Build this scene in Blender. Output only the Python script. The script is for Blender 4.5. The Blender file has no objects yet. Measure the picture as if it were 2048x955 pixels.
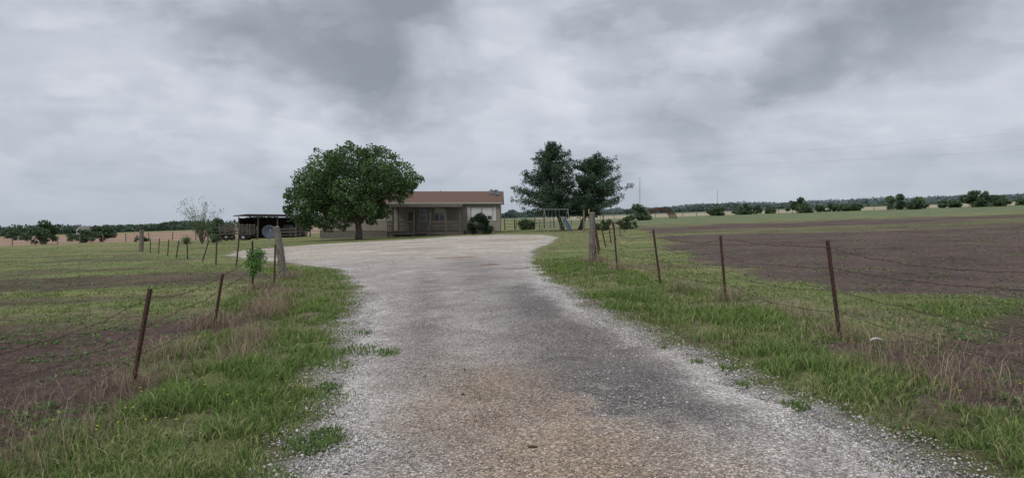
import bpy, math, random
import numpy as np
from mathutils import Vector, Matrix
random.seed(7); RNG=np.random.default_rng(11)
S=bpy.context.scene
COL=S.collection
# ------------------------------------------------------------------ noise
def _h(ix,iy,seed):
    h=(ix.astype(np.int64)*374761393+iy.astype(np.int64)*668265263+seed*1442695041)&0xffffffff
    h=((h^(h>>13))*1274126177)&0xffffffff
    h=(h^(h>>16))&0xffffffff
    return h/4294967295.0
def vn(x,y,seed=0):
    x=np.asarray(x,float);y=np.asarray(y,float)
    ix=np.floor(x);iy=np.floor(y);fx=x-ix;fy=y-iy
    fx=fx*fx*(3-2*fx);fy=fy*fy*(3-2*fy)
    a=_h(ix,iy,seed);b=_h(ix+1,iy,seed);c=_h(ix,iy+1,seed);d=_h(ix+1,iy+1,seed)
    return (a*(1-fx)+b*fx)*(1-fy)+(c*(1-fx)+d*fx)*fy
def fbm(x,y,o=4,seed=0):
    s=0;a=.5;t=0
    for i in range(o):
        s=s+a*vn(x*2**i+17.3*i,y*2**i-9.1*i,seed+i);t+=a;a*=.5
    return s/t
def ss(a,b,x):
    t=np.clip((np.asarray(x,float)-a)/(b-a),0,1);return t*t*(3-2*t)
# ------------------------------------------------------------------ terrain
def base(x,y):
    x=np.asarray(x,float);y=np.asarray(y,float)
    return 0.034*x+0.0065*20*np.logaddexp(0,(y-60)/20)
Lp=np.array([(-14,-1.3),(4.35,-1.40),(4.97,-1.42),(5.92,-1.63),(7.53,-1.85),(9.1,-2.17),(11.5,-2.66),(15.6,-3.46),(19.85,-4.5),(24.5,-6.2),(30.5,-9.6),(35.5,-13.6),(42.2,-17.6),(49,-19.4),(54,-18.8),(58.8,-16.6),(63.2,-10.4),(70,-6.4)])
Rp=np.array([(-14,2.75),(4.14,2.52),(4.57,2.46),(5.29,2.33),(6.37,2.16),(7.71,1.93),(9.76,1.62),(12.45,1.25),(15.75,1.0),(20.4,.77),(26.8,.6),(34.4,.91),(44,2.3),(55.7,3.6),(66,2.7),(70,-1.2)])
def jit(y,seed):
    return (fbm(y*1.3,y*0+3,3,seed)-.5)*.42+(vn(y*6,y*0,seed+9)-.5)*.14
def RL(y): return np.interp(y,Lp[:,0],Lp[:,1])+jit(np.asarray(y,float),31)
def RR(y): return np.interp(y,Rp[:,0],Rp[:,1])+jit(np.asarray(y,float),57)
FLp=np.array([(-10,-3.0),(3.2,-3.1),(7.1,-3.94),(11.17,-4.9),(17.3,-6.6),(21.2,-7.05),(29.3,-11.9),(39.4,-19.5),(54.6,-29.8),(60,-32)])
FRp=np.array([(-10,5.5),(4.6,4.6),(8.45,4.1),(12.3,3.88),(15.5,3.41),(19.9,3.1),(24,2.81),(31.5,4.1),(46,7.07),(64.7,10.7),(90,15)])
FEp=np.array([(9,9.5),(11.5,7.6),(13,6.4),(17.5,5.6),(23.4,5.9),(54,11.2),(80,14),(100,15)])
def FL(y): return np.interp(y,FLp[:,0],FLp[:,1])
def FR(y): return np.interp(y,FRp[:,0],FRp[:,1])
def FE(y): return np.interp(y,FEp[:,0],FEp[:,1])
def SR(y): return np.interp(y,[2,4.5,6.5,8.5,10.5],[3.9,3.5,3.3,3.5,4.3])
def zones(x,y):
    n=fbm(x*.22,y*.22,4,3); n2=fbm(x*.9,y*.9,4,5)
    sl=ss(0,.8,FL(y)+.65-x+(n2-.5)*2.4)*ss(15,10.5,y+(n-.5)*7)
    e=((x+14)/10)**2+((y-23)/3.6)**2
    sl=np.maximum(sl,ss(1.2,.5,e+(n2-.5)*1.4)*.85*(x<FL(y)))
    e=((x+20)/13)**2+((y-16.5)/1.6)**2
    sl=np.maximum(sl,ss(1.2,.5,e+(n2-.5)*1.6)*.7*(x<FL(y)))
    sl=np.maximum(sl,.6*ss(.56,.68,fbm(x*.12+9,y*.3,4,64))*(x<FL(y)-1)*ss(70,50,y))
    sr=ss(0,.7,x-SR(y)-.1+(n2-.5)*1.8)*ss(10.6,8.8,y+(n-.5)*4)
    fd=ss(-.6,1.0,x-FE(y)+(n2-.5)*3.5)*ss(10.0,12.0,y+(n-.5)*3)*ss(98,76,y+(n-.5)*36)
    g2=ss(.56,.68,fbm(x*.05+3,y*.12,3,44))*.55
    fd=fd*(1-g2)
    d=np.maximum(RL(y)-x,x-RR(y)); d=np.where((y>70.5),np.maximum(d,y-70.5),d)
    return n,n2,sl,sr,fd,d
def mix(a,b,t): return a+(np.asarray(b)-a)*t[...,None]
# ------------------------------------------------------------------ material helpers
def nodes(m):
    m.use_nodes=True; nt=m.node_tree; nt.nodes.clear(); return nt
def mat(name,c1,c2=None,scale=4,rough=.85,bump=0,bscale=None,attr=None,metal=0,spec=.15,stretch=None,trans=0,detail=6):
    m=bpy.data.materials.new(name); nt=nodes(m); N=nt.nodes; Lk=nt.links
    out=N.new('ShaderNodeOutputMaterial'); b=N.new('ShaderNodeBsdfPrincipled')
    b.inputs['Roughness'].default_value=rough; b.inputs['Metallic'].default_value=metal
    b.inputs['Specular IOR Level'].default_value=spec
    tc=N.new('ShaderNodeTexCoord'); mp=N.new('ShaderNodeMapping'); Lk.new(tc.outputs['Object'],mp.inputs[0])
    if stretch: mp.inputs['Scale'].default_value=stretch
    nz=N.new('ShaderNodeTexNoise'); nz.inputs['Scale'].default_value=scale; nz.inputs['Detail'].default_value=detail
    nz.inputs['Roughness'].default_value=.65
    Lk.new(mp.outputs[0],nz.inputs['Vector'])
    rp=N.new('ShaderNodeValToRGB'); rp.color_ramp.elements[0].position=.32; rp.color_ramp.elements[1].position=.68
    if c2 is None: c2=tuple(c*.6 for c in c1)
    rp.color_ramp.elements[0].color=(*c2,1); rp.color_ramp.elements[1].color=(*c1,1)
    Lk.new(nz.outputs['Fac'],rp.inputs[0]); src=rp.outputs[0]
    if attr:
        at=N.new('ShaderNodeAttribute'); at.attribute_name=attr
        mx=N.new('ShaderNodeMix'); mx.data_type='RGBA'; mx.blend_type='MULTIPLY'; mx.inputs[0].default_value=1
        Lk.new(src,mx.inputs[6]); Lk.new(at.outputs['Color'],mx.inputs[7]); src=mx.outputs[2]
    Lk.new(src,b.inputs['Base Color'])
    if bump:
        n2=N.new('ShaderNodeTexNoise'); n2.inputs['Scale'].default_value=bscale or scale*4; n2.inputs['Detail'].default_value=5
        Lk.new(mp.outputs[0],n2.inputs['Vector'])
        bp=N.new('ShaderNodeBump'); bp.inputs['Strength'].default_value=bump; bp.inputs['Distance'].default_value=.02
        Lk.new(n2.outputs['Fac'],bp.inputs['Height']); Lk.new(bp.outputs[0],b.inputs['Normal'])
    sh=b.outputs[0]
    if trans:
        t=N.new('ShaderNodeBsdfTranslucent'); Lk.new(src,t.inputs['Color'])
        ms=N.new('ShaderNodeMixShader'); ms.inputs[0].default_value=trans
        Lk.new(sh,ms.inputs[1]); Lk.new(t.outputs[0],ms.inputs[2]); sh=ms.outputs[0]
    Lk.new(sh,out.inputs[0]); return m
# ------------------------------------------------------------------ object helpers
def tag(o,label=None,cat=None,kind=None,group=None):
    if label:o["label"]=label
    if cat:o["category"]=cat
    if kind:o["kind"]=kind
    if group:o["group"]=group
    return o
def np_obj(name,V,loops,sizes,m,colors=None,loc=(0,0,0),smooth=False):
    me=bpy.data.meshes.new(name); V=np.asarray(V,np.float32)
    me.vertices.add(len(V)); me.vertices.foreach_set('co',V.ravel())
    loops=np.asarray(loops,np.int32).ravel(); sizes=np.asarray(sizes,np.int32)
    me.loops.add(len(loops)); me.loops.foreach_set('vertex_index',loops)
    st=np.zeros(len(sizes),np.int32); st[1:]=np.cumsum(sizes)[:-1]
    me.polygons.add(len(sizes)); me.polygons.foreach_set('loop_start',st); me.polygons.foreach_set('loop_total',sizes)
    if smooth: me.polygons.foreach_set('use_smooth',np.ones(len(sizes),bool))
    me.update(calc_edges=True)
    if colors is not None:
        a=me.color_attributes.new('Col','FLOAT_COLOR','POINT')
        c=np.ones((len(V),4),np.float32); c[:,:3]=colors; a.data.foreach_set('color',c.ravel())
    me.materials.append(m)
    o=bpy.data.objects.new(name,me); o.location=loc; COL.objects.link(o); return o
def empty(name,loc,rz=0):
    o=bpy.data.objects.new(name,None); o.location=loc; o.rotation_euler=(0,0,rz); o.empty_display_size=.3; COL.objects.link(o); return o
class MB:
    def __init__(s): s.v=[];s.f=[]
    def box(s,x0,x1,y0,y1,z0,z1):
        n=len(s.v); s.v+=[(x0,y0,z0),(x1,y0,z0),(x1,y1,z0),(x0,y1,z0),(x0,y0,z1),(x1,y0,z1),(x1,y1,z1),(x0,y1,z1)]
        s.f+=[tuple(n+i for i in q) for q in ((0,3,2,1),(4,5,6,7),(0,1,5,4),(1,2,6,5),(2,3,7,6),(3,0,4,7))]; return s
    def beam(s,p,q,w,d=None):
        p=Vector(p);q=Vector(q);d=d or w;ax=(q-p).normalized()
        u=ax.cross(Vector((0,1,0)) if abs(ax.y)<.9 else Vector((1,0,0))).normalized(); v=ax.cross(u)
        n=len(s.v)
        for c in (p,q):
            for a,b in ((-1,-1),(1,-1),(1,1),(-1,1)): s.v.append(tuple(c+u*a*w/2+v*b*d/2))
        s.f+=[tuple(n+i for i in k) for k in ((0,3,2,1),(4,5,6,7),(0,1,5,4),(1,2,6,5),(2,3,7,6),(3,0,4,7))]; return s
    def tube(s,pts,rad,n=8,cap=True):
        pts=[Vector(p) for p in pts]; st=len(s.v); k=len(pts)
        for i,p in enumerate(pts):
            ax=(pts[min(i+1,k-1)]-pts[max(i-1,0)]).normalized()
            u=ax.cross(Vector((.31,.95,.07)) if abs(ax.y)<.8 else Vector((1,0,0))).normalized(); v=ax.cross(u)
            r=rad[i] if hasattr(rad,'__len__') else rad
            for j in range(n):
                a=2*math.pi*j/n; s.v.append(tuple(p+(u*math.cos(a)+v*math.sin(a))*r))
        for i in range(k-1):
            for j in range(n):
                a=st+i*n+j;b=st+i*n+(j+1)%n; s.f.append((a,b,b+n,a+n))
        if cap:
            s.f.append(tuple(st+j for j in range(n))[::-1]); s.f.append(tuple(st+(k-1)*n+j for j in range(n)))
        return s
    def poly(s,pts):
        n=len(s.v); s.v+=[tuple(p) for p in pts]; s.f.append(tuple(range(n,n+len(pts)))); return s
    def obj(s,name,m,parent=None,loc=(0,0,0),smooth=False,label=None):
        me=bpy.data.meshes.new(name); me.from_pydata(s.v,[],s.f); me.update()
        me.materials.append(m)
        if smooth: me.polygons.foreach_set('use_smooth',[True]*len(me.polygons))
        o=bpy.data.objects.new(name,me); o.location=loc; COL.objects.link(o)
        if parent: o.parent=parent
        if label:o["label"]=label
        return o
# ------------------------------------------------------------------ GROUND
tx=np.linspace(-1,1,700); gx=2.7*np.sinh(8*tx)
ty=np.linspace(-.4,1,520); gy=5+2.7*np.sinh(8*ty)
X,Y=np.meshgrid(gx,gy)
n,n2,sl,sr,fd,d=zones(X,Y)
near=ss(60,15,np.hypot(X,Y))
soilw=np.clip(sl+sr+fd,0,1)
Z=base(X,Y)
rough=(fbm(X*1.6,Y*1.6,4,8)-.5)*.09+(fbm(X*9,Y*9,3,18)-.5)*(.02+.06*soilw)
inside=ss(.0,-.18,d)
Z=Z+rough*near*ss(-.05,.5,d)-.035*inside
C=np.empty(X.shape+(3,)); C[:]=(.150,.178,.072)
yel=fbm(X*.13+5,Y*.2,3,71)
C=mix(C,(.195,.19,.092),ss(.4,.7,yel))
verge=(X>FL(Y))*(X<FR(Y))*(Y<26)
C=mix(C,(.135,.135,.068),verge*1.0*.8)
C=mix(C,(.165,.13,.098),ss(.53,.72,n2)*.7)
C=mix(C,(.100,.071,.061),sl)
C=mix(C,(.102,.075,.064),sr)
C=mix(C,(.105,.078,.070),fd)
far=ss(96,108,Y+(n-.5)*12)
C=mix(C,(.29,.205,.15),far*ss(-30,-42,X)*ss(330,300,Y))
C=mix(C,(.14,.165,.09),ss(90,110,Y)*ss(0,10,X))
C=mix(C,(.33,.29,.205),ss(205,215,Y+(n-.5)*10)*ss(5,20,X)*ss(420,380,Y))
C=mix(C,(.12,.15,.11),ss(400,450,Y))
C=mix(C,(.36,.34,.32),ss(.35,-.05,d+(n2-.5)*.5)*(Y<72))
gm=bpy.data.materials.new('ground_soil_and_grass'); nt=nodes(gm); N=nt.nodes; Lk=nt.links
out=N.new('ShaderNodeOutputMaterial'); b=N.new('ShaderNodeBsdfPrincipled'); b.inputs['Roughness'].default_value=.95; b.inputs['Specular IOR Level'].default_value=.05
at=N.new('ShaderNodeAttribute'); at.attribute_name='Col'; tc=N.new('ShaderNodeTexCoord')
def noise(sc,det=6,r=.65,vec=None):
    z=N.new('ShaderNodeTexNoise'); z.inputs['Scale'].default_value=sc; z.inputs['Detail'].default_value=det; z.inputs['Roughness'].default_value=r
    Lk.new(vec or tc.outputs['Object'],z.inputs['Vector']); return z.outputs['Fac']
def ramp(src,stops):
    r=N.new('ShaderNodeValToRGB'); e=r.color_ramp.elements
    e[0].position=stops[0][0]; e[0].color=(*stops[0][1],1); e[1].position=stops[-1][0]; e[1].color=(*stops[-1][1],1)
    for p,c in stops[1:-1]:
        k=e.new(p); k.color=(*c,1)
    Lk.new(src,r.inputs[0]); return r.outputs[0]
def mul(a,bb,f=1,mode='MULTIPLY'):
    m_=N.new('ShaderNodeMix'); m_.data_type='RGBA'; m_.blend_type=mode; m_.inputs[0].default_value=f
    Lk.new(a,m_.inputs[6]); Lk.new(bb,m_.inputs[7]); return m_.outputs[2]
c=mul(at.outputs['Color'],ramp(noise(.35,8,.7),[(.3,(.62,.6,.58)),(.5,(1,1,1)),(.7,(1.35,1.33,1.2))]))
c=mul(c,ramp(noise(7,9,.78),[(.3,(.42,.42,.42)),(.5,(1,1,1)),(.72,(1.7,1.62,1.55))]))
c=mul(c,ramp(noise(45,4,.7),[(.35,(.6,.6,.6)),(.65,(1.35,1.35,1.35))]))
Lk.new(c,b.inputs['Base Color'])
bp=N.new('ShaderNodeBump'); bp.inputs['Strength'].default_value=.9; bp.inputs['Distance'].default_value=.05
Lk.new(noise(18,8,.75),bp.inputs['Height']); Lk.new(bp.outputs[0],b.inputs['Normal']); Lk.new(b.outputs[0],out.inputs[0])
def grid_faces(nr,nc):
    i=np.arange(nr-1)[:,None]*nc+np.arange(nc-1)[None,:]
    return np.stack([i,i+1,i+nc+1,i+nc],-1).reshape(-1,4)
F=grid_faces(*X.shape)
o=np_obj('ground',np.stack([X,Y,Z],-1).reshape(-1,3),F,np.full(len(F),4),gm,C.reshape(-1,3),smooth=True)
tag(o,'open farmland of patchy grass and bare tilled soil','ground','structure')
# ------------------------------------------------------------------ DRIVEWAY
ry=5+2.0*np.sinh(np.linspace(-2.9,math.asinh((70.4-5)/2.0),620)); nc=110
s=np.linspace(0,1,nc)
YY=np.repeat(ry[:,None],nc,1); l=RL(ry)[:,None]; r=RR(ry)[:,None]; XX=l+(r-l)*s[None,:]
de=np.minimum(XX-l,r-XX)
ZZ=base(XX,YY)+.012+ (fbm(XX*1.2,YY*1.2,3,90)-.5)*.03*ss(0,.3,de)+(fbm(XX*14,YY*14,2,91)-.5)*.006*ss(60,20,YY)-.03*ss(.12,0,de)
nn=fbm(XX*.8,YY*.45,4,100); nm=fbm(XX*.25,YY*.2,3,101); n5=fbm(XX*2.2,YY*1.1,4,105)
C=np.empty(XX.shape+(3,)); C[:]=(.35,.33,.315)
w=(XX-l)/np.maximum(r-l,.1)
brown=ss(.08,.34,w+(n5-.5)*.3)*ss(.95,.45,w+(n5-.5)*.3)*ss(8.8,4.8,YY+(nn-.5)*5)
C=mix(C,(.30,.228,.162),brown*.85)
dark=np.exp(-((XX-.85+(YY-8)*.06)/(.72))**2)*ss(4.6,6.4,YY+(n5-.5)*4)*ss(21,10,YY+(nn-.5)*8)
C=mix(C,(.115,.112,.115),np.clip(dark*1.5*ss(.15,.5,n5+.1),0,1)*.85)
dk2=np.exp(-((XX+1.25+(YY-10)*.12)/.4)**2)*ss(6.0,8.5,YY)*ss(28,15,YY+(nn-.5)*6)
C=mix(C,(.18,.165,.155),dk2*.7*ss(.2,.55,n5))
dk3=np.exp(-((XX+.2+(YY-12)*.10)/.9)**2)*ss(11,16,YY)*ss(44,26,YY)
C=mix(C,(.22,.205,.195),dk3*.6)
C=mix(C,(.50,.49,.48),ss(.60,.08,de+(nn-.5)*.9)*ss(30,10,YY)*.8)
C=mix(C,(.45,.415,.37),ss(24,38,YY))
C=mix(C,(.22,.19,.16),ss(.54,.72,nm)*.4*ss(40,20,YY))
C=mix(C,(.30,.265,.22),ss(.50,.68,fbm(XX*.18,YY*.5,4,109))*.6*ss(24,36,YY))
for (px,py,rx,ryy) in ((-.75,24.5,.5,.5),(.15,22.0,.45,.35),(-2.5,30,1.2,.6)):
    C=mix(C,(.17,.09,.055),ss(1,.3,((XX-px)/rx)**2+((YY-py)/ryy)**2+(nn-.5)*1.5)*.75)
rm=bpy.data.materials.new('crushed_limestone'); nt=nodes(rm); N=nt.nodes; Lk=nt.links
out=N.new('ShaderNodeOutputMaterial'); b=N.new('ShaderNodeBsdfPrincipled'); b.inputs['Roughness'].default_value=.9; b.inputs['Specular IOR Level'].default_value=.1
at=N.new('ShaderNodeAttribute'); at.attribute_name='Col'; tc=N.new('ShaderNodeTexCoord')
def voro(sc):
    v=N.new('ShaderNodeTexVoronoi'); v.inputs['Scale'].default_value=sc; Lk.new(tc.outputs['Object'],v.inputs['Vector']); return v
v1=voro(62); v2=voro(140)
def bw(src):
    q=N.new('ShaderNodeSeparateColor'); Lk.new(src,q.inputs[0]); return q.outputs[0]
c=mul(at.outputs['Color'],ramp(bw(v1.outputs['Color']),[(0,(.5,.48,.46)),(.45,(.95,.93,.9)),(.8,(1.18,1.18,1.18)),(1,(1.85,1.87,1.9))]))
c=mul(c,ramp(bw(v2.outputs['Color']),[(0,(.7,.68,.66)),(1,(1.35,1.35,1.35))]))
c=mul(c,ramp(v1.outputs['Distance'],[(.3,(1,1,1)),(.75,(.6,.58,.55))]),.7)
c=mul(c,ramp(noise(1.6,10,.74),[(.3,(.70,.67,.64)),(.5,(1,1,1)),(.7,(1.22,1.22,1.22))]))
c=mul(c,ramp(noise(.45,5,.6),[(.35,(.86,.84,.82)),(.65,(1.1,1.1,1.1))]))
Lk.new(c,b.inputs['Base Color'])
bp=N.new('ShaderNodeBump'); bp.inputs['Strength'].default_value=.7; bp.inputs['Distance'].default_value=.01; bp.invert=True
Lk.new(v1.outputs['Distance'],bp.inputs['Height']); Lk.new(bp.outputs[0],b.inputs['Normal']); Lk.new(b.outputs[0],out.inputs[0])
F=grid_faces(*XX.shape)
o=np_obj('driveway',np.stack([XX,YY,ZZ],-1).reshape(-1,3),F,np.full(len(F),4),rm,C.reshape(-1,3),smooth=True)
tag(o,'pale gravel driveway widening into a turnaround','driveway','structure')
# ------------------------------------------------------------------ loose gravel
K=60000
gyv=3.2*np.exp(RNG.random(K)*math.log(16/3.2)); l=RL(gyv); r=RR(gyv)
t=RNG.random(K); e=RNG.random(K)<.55
side=RNG.random(K)<.5
off=RNG.exponential(.28,K)-.32
gxv=np.where(e,np.where(side,l-off,r+off),l+(r-l)*t)
out_d=np.maximum(l-gxv,gxv-r)
keep=out_d<.45; gxv=gxv[keep];gyv=gyv[keep];e=e[keep];K=len(gxv)
sz=RNG.uniform(.003,.008,K)*(1+.3*e)*(1+gyv/40)*np.where(RNG.random(K)<.05,1.8,1)
octv=np.array([(1,0,0),(-1,0,0),(0,1,0),(0,-1,0),(0,0,1),(0,0,-1)],float)
octf=np.array([(0,2,4),(2,1,4),(1,3,4),(3,0,4),(2,0,5),(1,2,5),(3,1,5),(0,3,5)])
V=octv[None]*RNG.uniform(.6,1.3,(K,6,1))+RNG.uniform(-.25,.25,(K,6,3)); V[:,:,2]*=.65
a=RNG.random(K)*6.28; ca,sa=np.cos(a)[:,None],np.sin(a)[:,None]
V=np.stack([V[:,:,0]*ca-V[:,:,1]*sa,V[:,:,0]*sa+V[:,:,1]*ca,V[:,:,2]],-1)*sz[:,None,None]
V+=np.stack([gxv,gyv,base(gxv,gyv)+.014],-1)[:,None,:]
g=RNG.choice([.18,.28,.38,.48,.58,.70],K,p=[.12,.2,.26,.22,.14,.06])
cc=np.stack([g*1.03,g*RNG.uniform(.9,1.0,K),g*RNG.uniform(.78,1.0,K)],-1)
F=(octf[None]+np.arange(K)[:,None,None]*6).reshape(-1,3)
stone=mat('loose_limestone',(1,1,1),(.8,.8,.8),scale=60,rough=.9,attr='Col')
o=np_obj('gravel',V.reshape(-1,3),F,np.full(len(F),3),stone,np.repeat(cc,6,0))
tag(o,'loose pale crushed stones along the driveway','gravel','stuff')
# ------------------------------------------------------------------ GRASS
def gz(x,y):
    n,n2,sl,sr,fd,d=zones(x,y)
    near=ss(60,15,np.hypot(x,y)); so=np.clip(sl+sr+fd,0,1)
    return base(x,y)+((fbm(x*1.6,y*1.6,4,8)-.5)*.09+(fbm(x*9,y*9,3,18)-.5)*(.02+.06*so))*near*ss(-.05,.5,d)
def blades(name,x,y,h,wd,col,bend,m,label,cat,droop=1.0):
    K=len(x); z=gz(x,y)-.01
    a=RNG.random(K)*6.283; dx,dy=np.cos(a),np.sin(a)
    b2=RNG.random(K)*6.283; lx,ly=np.cos(b2)*bend*h,np.sin(b2)*bend*h
    P=np.empty((K,5,3))
    P[:,0]=np.stack([x-dx*wd,y-dy*wd,z],-1);P[:,1]=np.stack([x+dx*wd,y+dy*wd,z],-1)
    mx,my,mz=x+lx*.35,y+ly*.35,z+h*.6
    P[:,2]=np.stack([mx-dx*wd*.8,my-dy*wd*.8,mz],-1);P[:,3]=np.stack([mx+dx*wd*.8,my+dy*wd*.8,mz],-1)
    P[:,4]=np.stack([x+lx,y+ly,z+h*(1-.25*bend*droop)],-1)
    i=np.arange(K)[:,None]*5
    loops=np.concatenate([i+np.array([0,1,3,2]),i+np.array([2,3,4])],1)
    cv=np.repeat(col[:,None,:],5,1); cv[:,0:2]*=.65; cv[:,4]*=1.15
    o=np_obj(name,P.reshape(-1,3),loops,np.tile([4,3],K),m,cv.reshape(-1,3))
    return tag(o,label,cat,'stuff')
def sample(K,y0,y1,wide=.86):
    y=y0*np.exp(RNG.random(K)*math.log(y1/y0)); x=(RNG.random(K)*2-1)*wide*y; return x,y
grassm=mat('grass_blade',(1,1,1),(.75,.8,.7),scale=.8,rough=.75,attr='Col',trans=.3,spec=.08)
x,y=sample(860000,2.9,85)
n,n2,sl,sr,fd,d=zones(x,y)
so=np.clip(sl+sr+fd,0,1)
verge=(x>FL(y)-.3)*(x<FR(y)+.3)*(y<27)
cl=fbm(x*2.2,y*2.2,3,201); cl2=fbm(x*.6,y*.6,3,207)
dens=np.where(verge,ss(.34,.58,cl)*.82+.06,ss(.40,.64,cl)*.45+.04)
dens*=(1-so*.95)
patch=np.zeros_like(x)
for (px,py,pr) in ((-1.85,8.7,.32),(-1.65,8.45,.2),(-1.5,8.3,.15),(1.78,8.1,.13),(1.95,7.2,.10),(2.2,6.9,.12),(2.1,6.2,.08),(-1.4,5.0,.2),(-1.75,6.6,.16),(2.3,5.5,.08),(-2.2,9.9,.25)):
    patch=np.maximum(patch,ss(1.2,.5,np.hypot(x-px,(y-py)/1.3)/pr+(cl-.5)*1.6))
dens*=ss(-.18,.25,d+(cl-.5)*.8)
dens*=np.where((x>0)&(y<16),.22+.78*ss(.1,.8,d+(cl2-.5)*1.0),1)
dens=np.maximum(dens,patch*.8)
house=(x>-23)&(x<-1)&(y>77)
k=(RNG.random(len(x))<dens)&~house
x,y,cl,cl2,n2,d,verge,patch,so=[q[k] for q in (x,y,cl,cl2,n2,d,verge,patch,so)]
K=len(x)
lush=ss(.45,.7,cl2)
h=np.where(verge,.04+.11*RNG.random(K)**1.3+.12*lush*RNG.random(K),.03+.06*RNG.random(K)+.05*lush*RNG.random(K))
h=h*(.4+.6*ss(0,.7,d))*(1-.45*ss(22,34,y))*(1-.4*so); h=np.where(patch>.3,.04+.05*RNG.random(K),h)
wd=.0021*(1+y/5.5)*RNG.uniform(.7,1.4,K)
pal=np.array([(.165,.25,.07),(.215,.29,.09),(.125,.195,.055),(.275,.30,.125),(.37,.335,.20)])
u=RNG.random(K)+ (cl2-.5)*-.8+np.where(verge,0.05,.2)
idx=np.clip((u*4.3).astype(int),0,4); idx=np.where(RNG.random(K)<.18,0,idx); idx=np.where(patch>.3,2,idx)
col=pal[idx]*RNG.uniform(.72,1.28,(K,1))
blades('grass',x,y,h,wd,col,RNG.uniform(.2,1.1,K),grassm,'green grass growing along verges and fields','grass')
x,y=sample(420000,3.0,60)
n,n2,sl,sr,fd,d=zones(x,y); so=np.clip(sl+sr+fd,0,1)
c1=fbm(x*1.5,y*1.5,4,301); c3=fbm(x*7,y*7,2,309)
dens=ss(.46,.61,c1)*ss(.4,.65,c3)*(.35+.5*so)*ss(.1,.5,d)*(1-.5*fd)
k=RNG.random(len(x))<dens; x,y=x[k],y[k];K=len(x)
pal=np.array([(.13,.22,.075),(.18,.26,.095),(.24,.30,.16),(.10,.165,.055)])
blades('field_weeds',x,y,.015+.045*RNG.random(K),.006*(1+y/9)*RNG.uniform(.6,1.3,K),pal[RNG.integers(0,4,K)]*RNG.uniform(.8,1.2,(K,1)),RNG.uniform(.8,1.8,K),grassm,'low broad-leaved weeds sprouting on bare soil','weeds')
pts=[]
for (cx_,cy_,r_,nn_) in ((-3.9,7.0,.45,420),(-4.3,8.6,.4,360),(-3.6,9.4,.25,420),(-3.3,8.2,.3,260),(-4.9,11.2,.4,450),(-4.4,12.4,.35,620),(-4.9,13.6,.4,620),(-5.4,15.6,.4,420),(-6.5,17.6,.4,300),(4.1,8.4,.35,250),(4.3,7.2,.6,300),(3.7,6.3,.5,260),(3.9,5.4,.6,280),(3.9,12.3,.3,180),(3.15,19.9,.3,260),(2.9,23.8,.35,360),(3.6,14,.4,160),(-6.9,21,.4,220),(-3.4,5.0,.5,300),(-4.4,5.6,.5,250),(4.3,10,.4,180)):
    pts.append(np.stack([RNG.normal(cx_,r_*.55,nn_),RNG.normal(cy_,r_*.8,nn_)],-1))
pts=np.concatenate(pts);K=len(pts)
pal=np.array([(.40,.30,.22),(.30,.21,.165),(.48,.39,.28),(.22,.165,.13)])
blades('dry_weeds',pts[:,0],pts[:,1],RNG.uniform(.10,.40,K),.0013*(1+pts[:,1]/6),pal[RNG.integers(0,4,K)],RNG.uniform(.2,.9,K),grassm,'dead tan weeds tangled along the wire fences','dry weeds')
K=30000; x,y=sample(K,3.2,16); n,n2,sl,sr,fd,d=zones(x,y); k=(d>.15)&(fbm(x*1.1,y*1.1,3,400)>.49); x,y=x[k],y[k];K=len(x)
blades('dead_grass_litter',x,y,.03*RNG.random(K)+.01,np.full(K,.0025),pal[RNG.integers(0,4,K)],RNG.uniform(3,7,K),grassm,'dry straw litter lying on the ground','litter',droop=.1)
K=90; x,y=sample(9000,5,26); n,n2,sl,sr,fd,d=zones(x,y); k=(x>FL(y)-.5)&(x<FR(y)+.5)&(d>.25)&(fbm(x*.8,y*.8,2,500)>.50); x,y=x[k][:K],y[k][:K];K=len(x)
z=gz(x,y)+RNG.uniform(.08,.22,K); r_=.006*(1+y/12)
V=np.empty((K,7,3)); 
for j in range(6): V[:,j]=np.stack([x+r_*math.cos(j*1.047),y+r_*math.sin(j*1.047),z+r_*.5],-1)
V[:,6]=np.stack([x,y,z],-1)
F=np.array([(j,(j+1)%6,6) for j in range(6)])[None]+np.arange(K)[:,None,None]*7
fm=mat('yellow_petal',(.8,.62,.05),(.7,.5,.03),scale=10)
o=np_obj('wildflowers',V.reshape(-1,3),F.reshape(-1,3),np.full(K*6,3),fm); tag(o,'tiny yellow wildflowers scattered in verge grass','wildflowers','stuff')
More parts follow.
